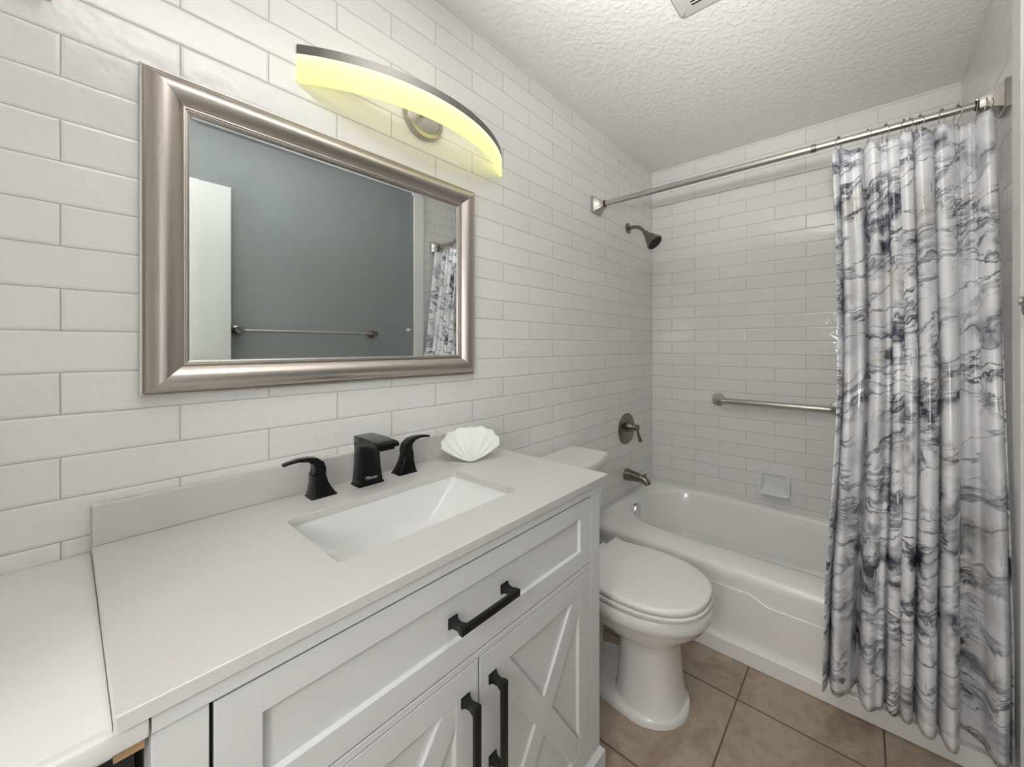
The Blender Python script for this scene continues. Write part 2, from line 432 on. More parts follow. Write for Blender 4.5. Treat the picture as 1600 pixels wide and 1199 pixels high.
# ------------------------------------------------------------------ shower rod, rings, curtain
RX, RZ = 1.722, 2.003
t = thing('shower_rod', 'brushed nickel shower curtain rod spanning wall to wall above the tub', 'shower rod', (RX, .4, RZ))
build('thick_tube', MB().tube([(RX, YL - .05, RZ), (RX, .15, RZ)], .0138, 20), M_nickel, t)
build('thin_tube', MB().tube([(RX, .16, RZ), (RX, YR + .05, RZ)], .0118, 20), M_nickel, t)
build('joint_collar', MB().lathe((RX, .155, RZ), (0, 1, 0), [(-.008, .0122), (-.007, .0148), (.007, .0148), (.008, .0138)], 20), M_bronze, t)
for ya, sg, hb in ((YL, -1, .043), (YR, 1, .043)):
    mb = MB()
    rings = []
    for dd, h in ((0, hb), (.012, hb), (.014, hb - .004), (.03, hb * .66), (.048, hb * .47), (.062, hb * .40)):
        rings.append([(p[0], ya + sg * dd, p[1]) for p in rrect(RX - h, RX + h, RZ - h, RZ + h, .003, 0, 2)])
    mb.loft(rings)
    build('flange', mb, M_nickel, t, smooth=25)
    build('sleeve', MB().lathe((RX, ya + sg * .062, RZ), (0, sg, 0), [(0, .016), (.006, .016), (.008, .013)], 20), M_dark, t)

CW = 1.83; NU, NVV = 460, 90
Z_TOP, Z_BOT = 1.968, .112
Y0T, Y1T = .099, -.330
def fold(s, tt):
    """offset towards the room (+) and along-rod shift of the cloth at width s and drop tt"""
    ph = 2 * PI * (8.3 * s + .40 * math.sin(2 * PI * s * 1.7 + .6) + .13 * math.sin(2 * PI * s * 4.3))
    ph += .55 * tt * math.sin(2 * PI * (s * 1.3 + .15))
    a1 = math.sin(ph)
    lobe = math.copysign(abs(a1) ** .72, a1)
    ph2 = 2 * PI * (13.5 * s + .3 * math.sin(5 * s)) + 1.2
    amp = .0195 + .026 * tt ** 1.5
    f = amp * lobe * (1 + .35 * math.sin(9 * s + 1.1)) + .0075 * (1 - .55 * tt) * math.sin(ph2)
    f += .006 * math.sin(3.1 * tt * PI + 14 * s) * (.3 + .7 * tt)
    sh = .011 * math.cos(ph) * (1 - .3 * tt) 
    return f, sh
def cloth(s, tt):
    f, sh = fold(s, tt)
    # free edge: swings in a little at mid drop, flares at the hem
    left = Y0T - .018 * math.sin(PI * min(1, tt * 1.25)) + .032 * max(0, tt - .45) ** 1.2 * 1.3
    right = Y1T + .004
    warp = s + .025 * math.sin(2 * PI * s * 1.4 + .4)
    y = left + (right - left) * warp + sh
    y = max(y, YR + .008)
    xc = RX - .002 - .156 * min(1, tt / .86) ** 1.05 
    e = min(1, s / .02)
    x = xc - f
    z = Z_TOP - (Z_TOP - Z_BOT) * tt
    return x, y, z
RINGS_Y = [.078, -.010, -.057, -.103, -.122, -.146, -.198, -.236, -.279, -.290, -.300]
mb = MB(); uvs = []
arc = [0.0]
for i in range(NU):
    a = cloth(i / NU, .35); b = cloth((i + 1) / NU, .35)
    arc.append(arc[-1] + math.hypot(a[0] - b[0], a[1] - b[1]))
for j in range(NVV + 1):
    for i in range(NU + 1):
        tt = j / NVV; s = i / NU
        x, y, z = cloth(s, tt)
        # header sags between the rings
        if tt < .08:
            dmin = min(abs(y - r) for r in RINGS_Y)
            z -= min(.016, dmin * .55) * (1 - tt / .08)
        z += .010 * math.sin(s * 17) * max(0, tt - .8) * 2
        nv = noise.noise(Vector((s * 30, z * 5, 3.0)))
        x += .003 * nv * (.3 + tt)
        mb.v.append((x, y, z)); uvs.append((arc[i], z))
for j in range(NVV):
    for i in range(NU):
        a = j * (NU + 1) + i
        mb.f.append((a, a + 1, a + NU + 2, a + NU + 1))

def curtain_mat():
    m = mat('marble_print_vinyl', (0.8, 0.8, 0.82), 0.22, 0, 0.5)
    t = NT(m)
    uv = t.n('ShaderNodeUVMap'); uv.uv_map = 'cloth'
    mp = t.n('ShaderNodeMapping'); t.l(uv.outputs[0], mp.inputs['Vector'])
    mp.inputs['Rotation'].default_value = (0, 0, -.30); 
    # domain warp
    wn = t.n('ShaderNodeTexNoise'); wn.inputs['Scale'].default_value = 3.2; wn.inputs['Detail'].default_value = 5; wn.inputs['Roughness'].default_value = .6
    t.l(mp.outputs[0], wn.inputs['Vector'])
    wv = t.n('ShaderNodeVectorMath', operation='MULTIPLY_ADD'); t.l(wn.outputs['Color'], wv.inputs[0]); wv.inputs[1].default_value = (.20, .20, 0); t.l(mp.outputs[0], wv.inputs[2])
    def vein(scale, sx, sy, w0, w1, off, det=3, rough=.55):
        k = t.n('ShaderNodeMapping'); t.l(wv.outputs[0], k.inputs['Vector'])
        k.inputs['Scale'].default_value = (sx, sy, 1); k.inputs['Location'].default_value = (off, off * 1.7, off)
        nz = t.n('ShaderNodeTexNoise'); nz.inputs['Scale'].default_value = scale; nz.inputs['Detail'].default_value = det; nz.inputs['Roughness'].default_value = rough
        t.l(k.outputs[0], nz.inputs['Vector'])
        s1 = t.n('ShaderNodeMath', operation='SUBTRACT'); t.l(nz.outputs['Fac'], s1.inputs[0]); s1.inputs[1].default_value = .5
        s2 = t.n('ShaderNodeMath', operation='ABSOLUTE'); t.l(s1.outputs[0], s2.inputs[0])
        mr = t.n('ShaderNodeMapRange'); t.l(s2.outputs[0], mr.inputs[0])
        mr.inputs[1].default_value = w0; mr.inputs[2].default_value = w1; mr.inputs[3].default_value = 1; mr.inputs[4].default_value = 0
        return mr.outputs[0]
    def mask(scale, lo, hi, off):
        k = t.n('ShaderNodeMapping'); t.l(wv.outputs[0], k.inputs['Vector']); k.inputs['Location'].default_value = (off, -off, off)
        nz = t.n('ShaderNodeTexNoise'); nz.inputs['Scale'].default_value = scale; nz.inputs['Detail'].default_value = 4
        t.l(k.outputs[0], nz.inputs['Vector'])
        mr = t.n('ShaderNodeMapRange'); t.l(nz.outputs['Fac'], mr.inputs[0]); mr.inputs[1].default_value = lo; mr.inputs[2].default_value = hi
        return mr.outputs[0]
    def mul(a, b, k=1.0):
        x = t.n('ShaderNodeMath', operation='MULTIPLY'); t.l(a, x.inputs[0])
        if hasattr(b, 'default_value'): t.l(b, x.inputs[1])
        else: x.inputs[1].default_value = b
        return x.outputs[0]
    def over(base, col, fac):
        x = t.n('ShaderNodeMix', data_type='RGBA'); t.l(fac, x.inputs[0])
        if isinstance(base, tuple): x.inputs[6].default_value = (*base, 1)
        else: t.l(base, x.inputs[6])
        x.inputs[7].default_value = (*col, 1)
        return x.outputs[2]
    c = over((.80, .80, .82), (.46, .47, .505), mul(mask(6, .50, .72, 3.1), .8))
    c = over(c, (.56, .52, .46), mul(mask(4.5, .58, .70, 9.4), .6))
    c = over(c, (.19, .20, .235), mul(vein(5.5, .5, 1.8, .0, .055, 2.2, 6, .6), mask(6, .48, .64, 5.0)))
    c = over(c, (.14, .15, .19), mul(vein(3.8, .5, 1.8, .0, .014, 7.7, 4, .52), .85))
    c = over(c, (.10, .105, .14), mul(vein(7.0, .55, 1.7, .0, .022, 17.7, 5, .55), mask(4.5, .50, .60, 41.0)))
    c = over(c, (.05, .055, .08), mul(vein(6.5, .5, 1.8, .0, .030, 13.1, 5, .58), mask(4.0, .50, .60, 1.3)))
    c = over(c, (.022, .028, .060), mul(mul(mask(12, .48, .60, 21.0), mask(4.6, .53, .62, 31.0)), .95))
    t.l(c, t.b.inputs['Base Color'])
    n2 = t.n('ShaderNodeTexNoise'); n2.inputs['Scale'].default_value = 22; n2.inputs['Detail'].default_value = 3; t.l(uv.outputs[0], n2.inputs['Vector'])
    bp = t.n('ShaderNodeBump'); bp.inputs['Strength'].default_value = .35; bp.inputs['Distance'].default_value = .004
    t.l(n2.outputs['Fac'], bp.inputs['Height']); t.l(bp.outputs['Normal'], t.b.inputs['Normal'])
    return m
cur = build('shower_curtain', mb, curtain_mat(), smooth=180)
uvl = cur.data.uv_layers.new(name='cloth')
for lp in cur.data.loops: pass
# uv per vertex order survives because no vertices were merged
cmap = {}
for (p, q) in zip(mb.v, uvs): cmap[(round(p[0], 5), round(p[1], 5), round(p[2], 5))] = q
for lp in cur.data.loops:
    co = cur.data.vertices[lp.vertex_index].co
    q = cmap.get((round(co.x, 5), round(co.y, 5), round(co.z, 5)))
    if q is None: q = (0, co.z)
    uvl.data[lp.index].uv = q
so = cur.modifiers.new('thickness', 'SOLIDIFY'); so.thickness = .0012
tag(cur, 'glossy white shower curtain printed with grey and navy marble veins', 'shower curtain')

mb = MB()
mb.torus((0, 0, -.014), (0, 1, .12), .030, .0013, 26, 6)
for k in range(5):
    a = (k - 2) * .42
    p = (math.sin(a) * .0172, 0, math.cos(a) * .0172)
    mb.lathe((p[0], -.0035, p[2]), (0, 1, 0), [(0, .001), (.0015, .0030), (.0055, .0030), (.007, .001)], 8)
ring0 = None
words = ['nearest the free left edge of the curtain', 'second from the free left edge of the curtain', 'third from the free left edge of the curtain', 'fourth from the free left edge of the curtain',
         'fifth from the left, close beside the fourth', 'sixth from the left along the rod', 'seventh from the left along the rod', 'eighth from the left along the rod',
         'leftmost of three bunched at the right flange', 'middle one of three bunched at the right flange', 'last one, touching the right flange']
for i, y in enumerate(RINGS_Y):
    if ring0 is None:
        o = ring0 = build('curtain_ring', mb, M_nickel)
    else:
        o = ring0.copy(); COL.objects.link(o)
    o.location = (RX, y, RZ)
    o.rotation_euler = (0, 0, (-.25, .15, .3, -.2, .1, .25, -.3, .2, -.15, .1, .2)[i])
    tag(o, 'beaded nickel curtain ring, ' + words[i], 'curtain ring', 'curtain rings on the shower rod')

# ------------------------------------------------------------------ toilet
TX = 1.27
toi = thing('toilet', 'white two-piece toilet with closed lid between vanity and tub', 'toilet', (TX, .72, 0))
def egg(yf, yb, wf, wb, z, n=48, ex=2.0, ym=None):
    """outline with an elliptical front at yf and a squarer back at yb"""
    if ym is None: ym = yb - (yb - yf) * .42
    pts = []
    for k in range(n):
        a = 2 * PI * k / n
        s, c = math.sin(a), math.cos(a)
        if c >= 0:
            pts.append((TX + wf * math.copysign(abs(s) ** (2 / ex), s), ym - (ym - yf) * abs(c) ** (2 / ex), z))
        else:
            q = abs(c) ** .62
            wv = wf + (wb - wf) * q
            pts.append((TX + wv * math.copysign(abs(s) ** .55, s), ym + (yb - ym) * q, z))
    return pts
mb = MB()
# foot flange, front column, trapway behind it, flared bowl with a thick rim
mb.loft([egg(.474, .93, .128, .105, .0, ym=.62), egg(.474, .93, .128, .105, .014, ym=.62), egg(.478, .926, .124, .101, .024, ym=.62), egg(.490, .915, .113, .090, .031, ym=.62)])
def col(yf, yb, w, z): return [(TX + w * math.copysign(abs(math.sin(a)) ** .8, math.sin(a)), (yf + yb) / 2 - (yb - yf) / 2 * math.copysign(abs(math.cos(a)) ** .85, math.cos(a)), z) for a in (2 * PI * k / 48 for k in range(48))]
mb.loft([col(.488, .735, .114, .028), col(.496, .73, .108, .045), col(.503, .725, .104, .09), col(.509, .72, .100, .16), col(.512, .72, .098, .215), col(.505, .73, .100, .245),
         col(.478, .78, .118, .268), col(.46, .80, .12, .29)])
mb.tube([(TX, .70, .21), (TX, .76, .255), (TX, .83, .25), (TX, .875, .19), (TX, .885, .10), (TX, .885, .02)], [.05, .062, .066, .062, .06, .065], 24)
mb.loft([egg(.512, .88, .090, .05, .232, ym=.62), egg(.490, .93, .118, .09, .256, ym=.63), egg(.455, .945, .146, .115, .284, ym=.65), egg(.422, .955, .164, .132, .312, ym=.66), egg(.407, .96, .174, .142, .336, ym=.66), egg(.402, .962, .177, .145, .3405, ym=.66),
         egg(.399, .964, .181, .15, .345, ym=.66), egg(.397, .964, .183, .152, .358, ym=.66), egg(.397, .964, .183, .152, .380, ym=.66), egg(.401, .962, .179, .147, .386, ym=.66)])
build('bowl', mb, M_toilet, toi, smooth=60)
def lid_ring(z, ins):
    pts = []
    half = [(0, .404), (.04, .407), (.08, .421), (.115, .447), (.145, .490), (.166, .545), (.176, .61), (.177, .67), (.171, .73), (.163, .775), (.160, .805), (.163, .83), (.170, .850), (.168, .858), (.10, .860), (.0, .860)]
    # smooth the half outline
    hs = []
    for i in range(len(half) - 1):
        p0 = half[max(i - 1, 0)] if i else (-half[1][0], half[1][1]); p1, p2 = half[i], half[i + 1]
        p3 = half[i + 2] if i + 2 < len(half) else (-half[-2][0], half[-2][1])
        for q in range(3):
            u = q / 3
            hs.append(tuple(.5 * ((2 * p1[c]) + (-p0[c] + p2[c]) * u + (2 * p0[c] - 5 * p1[c] + 4 * p2[c] - p3[c]) * u * u + (-p0[c] + 3 * p1[c] - 3 * p2[c] + p3[c]) * u ** 3) for c in range(2)))
    hs.append(half[-1])
    full = hs + [(-x, y) for x, y in reversed(hs[1:-1])]
    cx, cy = 0, .64
    return [(TX + x * (1 - ins / .17), cy + (y - cy) * (1 - ins / .24), z) for x, y in full]
mb = MB()
mb.loft([lid_ring(.4068, .036), lid_ring(.4128, .036), lid_ring(.4130, .001), lid_ring(.4145, .0), lid_ring(.424, 0), lid_ring(.4285, .004), lid_ring(.431, .013), lid_ring(.4325, .05), lid_ring(.433, .12)])
build('lid', mb, M_lid, toi, smooth=50)
mb = MB()
mb.loft([lid_ring(.386, .035), lid_ring(.3925, .035), lid_ring(.3928, -.001), lid_ring(.395, -.003), lid_ring(.4035, -.003), lid_ring(.4065, .0005), lid_ring(.4068, .04)])
build('seat', mb, M_lid, toi, smooth=50)
for sx_ in (-1, 1):
    build('hinge', MB().tube([(TX + sx_ * .075 - .022, .872, .415), (TX + sx_ * .075 + .022, .872, .415)], .011, 14), M_lid, toi)
def bow(z, hw, yf, bulge, yb, n=14):
    pts = [(TX + hw, yb, z), (TX - hw, yb, z)]
    for i in range(n + 1):
        u = -1 + 2 * i / n
        pts.append((TX + hw * u, yf - bulge * (1 - u * u), z))
    return pts
mb = MB()
mb.loft([bow(.384, .17, .975, .012, 1.135), bow(.40, .20, .97, .02, 1.135), bow(.46, .218, .966, .028, 1.137), bow(.722, .232, .960, .034, 1.140)])
build('tank', mb, M_toilet, toi, smooth=45, bevel=.008)
mb = MB()
mb.loft([bow(.722, .243, .952, .040, 1.146), bow(.727, .250, .946, .042, 1.148), bow(.752, .251, .945, .042, 1.149), bow(.762, .245, .951, .040, 1.146)])
build('tank_lid', mb, M_toilet, toi, smooth=45, bevel=.004)

# ------------------------------------------------------------------ vanity
VX0, VX1, VF, VZ = .055, .926, .610, .861
van = thing('bathroom_vanity', 'white shaker bathroom vanity with crossed door panels and black pulls', 'vanity', (.49, .88, 0))
FT = .020
mb = MB()
mb.box(VX0, VX0 + .016, VF + .004, YL - .002, .10, VZ - .002)
mb.box(VX1 - .016, VX1, VF + .004, YL - .002, .10, VZ - .002)
mb.box(VX0 + .016, VX1 - .016, VF + .02, YL - .002, .10, .116)
mb.box(VX0 + .016, VX1 - .016, YL - .014, YL - .002, .116, .70)
build('cabinet_body', mb, M_cab, van)
mb = MB()
mb.box(VX0, VX0 + .046, VF - .004, VF + .004, .10, .8365)         # left stile
mb.box(VX1 - .045, VX1, VF - .004, VF + .004, .10, .8365)         # right stile
mb.box(VX0, VX1 + .004, VF - .008, VF + .004, .8380, VZ - .0012)
mb.box(VX0 + .046, VX1 - .045, VF - .004, VF + .004, .637, .650)
build('face_frame', mb, M_cab, van, bevel=.0012)
build('gap_shade_sheet', MB().box(VX0 + .030, VX1 - .030, VF + .0075, VF + .011, .11, .845), M_dark, van)  # near-black sheet behind the fronts, so the gaps carry painted shade
mb = MB()
mb.box(VX0 - .004, VX1 + .012, VF - .016, VF + .05, 0, .092)
mb.loft([[(VX0 - .004, VF - .016, .092), (VX1 + .012, VF - .016, .092), (VX1 + .012, YL - .06, .092), (VX0 - .004, YL - .06, .092)],
         [(VX0 - .000, VF - .004, .106), (VX1 + .001, VF - .004, .106), (VX1 + .001, YL - .06, .106), (VX0, YL - .06, .106)]])
mb.box(VX1 - .01, VX1 + .012, VF + .0502, YL - .06, 0, .0918)
build('plinth', mb, M_cab, van)

def panel(x0, x1, z0, z1, rail, depth=.008, cross=False):
    """shaker front: flat frame, sunk field, optional crossed braces"""
    mb = MB(); yf = VF - .004; yb = VF + .006
    rings = [[(x0, yb, z0), (x1, yb, z0), (x1, yb, z1), (x0, yb, z1)],
             [(x0, yf, z0), (x1, yf, z0), (x1, yf, z1), (x0, yf, z1)],
             [(x0 + rail, yf, z0 + rail), (x1 - rail, yf, z0 + rail), (x1 - rail, yf, z1 - rail), (x0 + rail, yf, z1 - rail)],
             [(x0 + rail + .003, yf + depth, z0 + rail + .003), (x1 - rail - .003, yf + depth, z0 + rail + .003), (x1 - rail - .003, yf + depth, z1 - rail - .003), (x0 + rail + .003, yf + depth, z1 - rail - .003)]]
    mb.loft(rings)
    return mb
def bar_pull(name, p0, p1, parent):
    """square bar on two posts with square feet"""
    a, b = Vector(p0), Vector(p1)
    d = (b - a).normalized(); hor = abs(d.x) > .5
    mb = MB(); y0 = VF - .004
    for q in (a + d * .008, b - d * .008):
        mb.box(q.x - .010, q.x + .010, y0 - .003, y0, q.z - .010, q.z + .010, .0008)
        rr = []
        for dy, h in ((-.003, .0085), (-.010, .0062), (-.020, .0055), (-.028, .007), (-.032, .0075)):
            rr.append([(q.x - h, y0 + dy, q.z - h), (q.x + h, y0 + dy, q.z - h), (q.x + h, y0 + dy, q.z + h), (q.x - h, y0 + dy, q.z + h)])
        mb.loft(rr)
    if hor: mb.box(a.x - .001, b.x + .001, y0 - .040, y0 - .031, a.z - .007, a.z + .007, .0012)
    else: mb.box(a.x - .007, a.x + .007, y0 - .040, y0 - .031, b.z - .001, a.z + .001, .0012)
    return build(name, mb, M_pull, parent)

dr = build('drawer', panel(.105, .879, .653, .833, .046), M_cab, van, bevel=.0012)
o = bar_pull('handle', (.424, 0, .742), (.567, 0, .742), dr); o['label'] = 'black bar pull'
def door(x0, x1, hx):
    z0, z1 = .109, .635
    do = build('door', panel(x0, x1, z0, z1, .052), M_cab, van, bevel=.0012)
    xa, xb, za, zb = x0 + .052, x1 - .052, z0 + .052, z1 - .052
    yf = VF - .0035; hw = .024
    cx, cz = (xa + xb) / 2, (za + zb) / 2
    def brace(sgn, yy):
        m_ = MB(); dx, dz = (xb - xa) / 2, (zb - za) / 2 * sgn
        d = Vector((dx, 0, dz)).normalized(); n = Vector((-d.z, 0, d.x)) * hw
        # clip the strip to the sunk field
        poly = [Vector((cx, 0, cz)) + d * sg * 2 + n * s2 for sg, s2 in ((-1, -1), (1, -1), (1, 1), (-1, 1))]
        def clip(pl, ax, val, keep_less):
            out = []
            for i in range(len(pl)):
                a_, b_ = pl[i], pl[(i + 1) % len(pl)]
                ia = (a_[ax] <= val) == keep_less; ib = (b_[ax] <= val) == keep_less
                if ia: out.append(a_)
                if ia != ib:
                    u = (val - a_[ax]) / (b_[ax] - a_[ax]); out.append(a_ + (b_ - a_) * u)
            return out
        for ax, val, kl in ((0, xb, True), (0, xa, False), (2, zb, True), (2, za, False)): poly = clip(poly, ax, val, kl)
        top = [Vector((p.x, yy, p.z)) for p in poly]; bot = [Vector((p.x, VF + .0055, p.z)) for p in poly]
        m_.loft([bot, top])
        return m_
    m_ = brace(1, yf); k = brace(-1, yf + .0003)
    m_.add(k.v, k.f)
    build('cross_brace', m_, M_cab, do, bevel=.001)
    h = bar_pull('handle', (hx, 0, .584), (hx, 0, .402), do); h['label'] = 'black bar pull'
    return do
door(.103, .4915, .460)
door(.4955, .879, .527)

# countertop with backsplash
SX0, SX1, SY0, SY1 = .283, .707, .716, .982
ctop = thing('countertop', 'warm white quartz vanity countertop with a low backsplash', 'countertop', (.49, .88, VZ))
CX0, CX1, CY0, CY1, CZ = .029, .957, .596, YL - .001, .879
mb = MB()
mb.loft([rrect(CX0, CX1, CY0, CY1, .003, VZ, 5), rrect(CX0, CX1, CY0, CY1, .003, CZ - .0015, 5), rrect(CX0 + .0015, CX1 - .0015, CY0 + .0015, CY1 - .001, .003, CZ, 5),
         rrect(SX0 - .001, SX1 + .001, SY0 - .001, SY1 + .001, .014, CZ, 5), rrect(SX0, SX1, SY0, SY1, .014, CZ - .001, 5), rrect(SX0, SX1, SY0, SY1, .014, VZ, 5)], closed=True)
build('top_slab', mb, M_quartz, ctop, smooth=30)
build('backsplash', MB().box(CX0, .951, YL - .020, YL - .001, CZ + .0002, CZ + .075), M_quartz, ctop, bevel=.0015)
# undermount sink
sink = thing('sink', 'white rectangular undermount sink set in the vanity countertop', 'sink', (.495, .85, .75))
mb = MB()
def sr(x0, x1, y0, y1, r, z): return rrect(x0, x1, y0, y1, r, z, 6)
zt = VZ - .0005
mb.loft([sr(SX0 - .025, SX1 + .025, SY0 - .025, SY1 + .025, .02, zt - .012), sr(SX0 - .025, SX1 + .025, SY0 - .025, SY1 + .025, .02, zt),
         sr(SX0 + .0002, SX1 - .0002, SY0 + .0002, SY1 - .0002, .014, zt), sr(SX0 + .001, SX1 - .001, SY0 + .001, SY1 - .001, .014, zt - .006),
         sr(SX0 + .022, SX1 - .022, SY0 + .005, SY1 - .005, .016, zt - .030), sr(SX0 + .062, SX1 - .062, SY0 + .012, SY1 - .014, .018, zt - .068),
         sr(SX0 + .10, SX1 - .10, SY0 + .025, SY1 - .03, .022, zt - .094), sr(SX0 + .135, SX1 - .135, SY0 + .05, SY1 - .055, .03, zt - .106),
         sr(SX0 + .165, SX1 - .165, SY0 + .085, SY1 - .09, .03, zt - .110)], cap0=False)
build('basin', mb, M_ceramic, sink, smooth=35)
build('drain', MB().lathe(((SX0 + SX1) / 2, (SY0 + SY1) / 2, zt - .1105), (0, 0, 1), [(0, .02), (.003, .02), (.004, .012), (.004, .0001)], 24), M_black, sink)

# faucet: spout and two levers
fau = thing('faucet', 'black widespread faucet with spout and two levers behind the sink', 'faucet', (.497, 1.075, CZ))
def sq(cx, cy, hx, hy, z, r=.004, k=3): return rrect(cx - hx, cx + hx, cy - hy, cy + hy, r, z, k)
FX, FY = .497, 1.078
mb = MB()
mb.loft([sq(FX, FY, .0335, .027, CZ), sq(FX, FY, .0335, .027, CZ + .004), sq(FX, FY, .031, .0245, CZ + .0045), sq(FX, FY + .001, .0285, .0225, CZ + .03), sq(FX, FY + .002, .0265, .021, CZ + .06),
         sq(FX, FY + .003, .0255, .021, CZ + .09), sq(FX, FY + .001, .0255, .024, CZ + .112), sq(FX, FY - .004, .0258, .030, CZ + .122), sq(FX, FY - .006, .0258, .032, CZ + .1265), sq(FX, FY - .006, .0245, .031, CZ + .129)])
# reaching flat spout
sec = []
for yy, zt_, zb_, hx in ((1.10, .129, .106, .0255), (1.07, .1295, .104, .0256), (1.045, .1295, .1075, .0258), (1.02, .1290, .1115, .0262), (.99, .1275, .113, .0266), (.966, .1255, .1125, .0268), (.962, .123, .1135, .0262)):
    sec.append([(FX - hx, yy, CZ + zb_), (FX + hx, yy, CZ + zb_), (FX + hx, yy, CZ + zt_ - .002), (FX + hx - .002, yy, CZ + zt_), (FX - hx + .002, yy, CZ + zt_), (FX - hx, yy, CZ + zt_ - .002)])
mb.loft(sec)
spout = build('spout', mb, M_black, fau, smooth=35)
build('aerator', MB().box(FX - .018, FX + .018, .968, .994, CZ + .106, CZ + .114, .001), M_black, spout)
cu = bpy.data.curves.new('lettering', 'FONT'); cu.body = 'Pfister'; cu.size = .0125; cu.extrude = .0003; cu.align_x = 'CENTER'
tmp = bpy.data.objects.new('tmp_text', cu); COL.objects.link(tmp)
dg = bpy.context.evaluated_depsgraph_get(); dg.update()
me = bpy.data.meshes.new_from_object(tmp.evaluated_get(dg)); bpy.data.objects.remove(tmp)
me.materials.clear(); me.materials.append(M_letter)
lo = bpy.data.objects.new('lettering', me); COL.objects.link(lo); lo.parent = spout
lo.location = (0, FY - .0243 - 1.075, .016); lo.rotation_euler = (PI / 2 + .05, 0, 0)
lo['label'] = 'small silver lettering'
def lever(hx, sg):
    hy = 1.082
    mb = MB()
    mb.loft([sq(hx, hy, .0285, .0255, CZ), sq(hx, hy, .0285, .0255, CZ + .003), sq(hx, hy, .0265, .0235, CZ + .004), sq(hx + sg * .003, hy, .0215, .020, CZ + .018), sq(hx + sg * .006, hy, .0165, .0175, CZ + .036), sq(hx + sg * .008, hy, .0145, .0165, CZ + .055)])
    hb = build('handle', mb, M_black, fau, smooth=30)
    mb = MB(); rings = []
    for u, z, hw, th in ((.008, .056, .0165, .0145), ):
        rings.append([(hx + sg * (u - th), hy - hw, CZ + z), (hx + sg * (u + th), hy - hw, CZ + z), (hx + sg * (u + th), hy + hw, CZ + z), (hx + sg * (u - th), hy + hw, CZ + z)])
    # the lever bends from vertical to a thin blade pointing outwards
    pts = [(.006, .066, .0155, .0130, .20), (.008, .078, .0150, .0120, .60), (.016, .089, .0135, .0090, 1.10), (.030, .0955, .0115, .0055, 1.40), (.050, .0975, .0095, .0042, 1.60), (.069, .0950, .0080, .0035, 1.74), (.081, .0920, .0068, .0032, 1.82)]
    for u, z, hw, th, ang in pts:
        # ang: direction of the lever axis from vertical, section lies across it
        ca, sa = math.cos(ang), math.sin(ang)
        ex = Vector((sg * ca, 0, -sa)); c0 = Vector((hx + sg * u, hy, CZ + z))
        ring = []
        for a_, b_ in ((-1, -1), (1, -1), (1, 1), (-1, 1)):
            ring.append(c0 + ex * th * a_ + Vector((0, hw * b_, 0)))
        rings.append(ring)
    mb.loft(rings)
    build('lever', mb, M_black, hb, smooth=40, bevel=.0018)
lever(.386, -1); lever(.604, 1)

# shell dish
sh = MB(); NA, NR = 120, 22
top, bot = [], []
hc = Vector((.788, 1.006, CZ))
def shell_pt(u, r, off=0.0):
    """u: -1..1 across the fan, r: 0 hinge .. 1 rim"""
    ang = u * 1.62
    R = .128 * (1 - .10 * abs(u) ** 2) * (1 + .018 * math.cos(ang * 15))
    lx = .80 * math.sin(ang) * R * r * (.74 + .26 * abs(math.sin(ang)) ** .5)
    ly = math.cos(ang) * R * r * .62 + .016 * r * abs(math.sin(ang)) - .008 * (1 - r)
    bowl = (.036 * abs(math.sin(ang)) ** 1.5 + .088 * max(0, math.cos(ang)) ** 1.3) * r ** 1.7 + .006 * r
    rib = .0022 * math.cos(ang * 15) * min(1, r * 1.6)
    lz = .003 + bowl + rib + off
    c, s = math.cos(-.62), math.sin(-.62)
    return (hc.x + lx * c - ly * s, hc.y + lx * s + ly * c, hc.z + lz)
for layer, off in ((0, 0.0035), (1, 0.0)):
    for j in range(NR + 1):
        r = .02 + .98 * j / NR
        for i in range(NA + 1):
            u = -1 + 2 * i / NA
            x, y, z = shell_pt(u, r, off * (1 - .6 * (j / NR)))
            sh.v.append((x, min(y, YL - .022), max(z, CZ + .0008)))
n1 = (NR + 1) * (NA + 1)
for l in (0, n1):
    for j in range(NR):
        for i in range(NA):
            a = l + j * (NA + 1) + i
            sh.f.append((a, a + 1, a + NA + 2, a + NA + 1))
def strip(idx):
    for a, b in zip(idx[:-1], idx[1:]): sh.f.append((a, b, b + n1, a + n1))
strip([NR * (NA + 1) + i for i in range(NA + 1)]); strip([i for i in range(NA + 1)])
strip([j * (NA + 1) for j in range(NR + 1)]); strip([j * (NA + 1) + NA for j in range(NR + 1)])
M_shell = mat('shell_glaze', (0.72, 0.74, 0.72), .3)
o = build('shell_dish', sh, M_shell, smooth=180)
tag(o, 'white scallop shell dish on the countertop beside the faucet', 'dish')

# ------------------------------------------------------------------ white ledge left of the vanity
led = thing('side_counter', 'white painted side counter left of the vanity over an open cabinet with shade painted inside', 'side counter', (-.1, .88, 0))
mb = MB()
mb.box(XR + .002, CX0 - .0003, .607, YL - .002, .832, .866, .0015)
build('slab', mb, M_slab, led)
mb = MB(); mb.box(XR + .002, VX0 - .0015, .600, .618, .838, .8595, .003)
build('front_apron', mb, M_slab, led)
mb = MB(); mb.box(.030, VX0 - .003, .625, .645, .813, .8318)
o = build('cleat', mb, M_wood, led); o['label'] = 'raw wood cleat'
mb = MB(); mb.box(XR + .002, XR + .02, .64, YL - .004, 0, .83); mb.box(XR + .02, VX0 - .008, YL - .02, YL - .004, 0, .83); mb.box(XR + .02, VX0 - .008, .66, YL - .02, 0.0, .02); mb.box(XR + .02, VX0 - .008, .66, .675, 0.02, .80)
build('interior_shade_boards', mb, M_dark, led)  # near-black boards: the shade under the slab is put into their colour

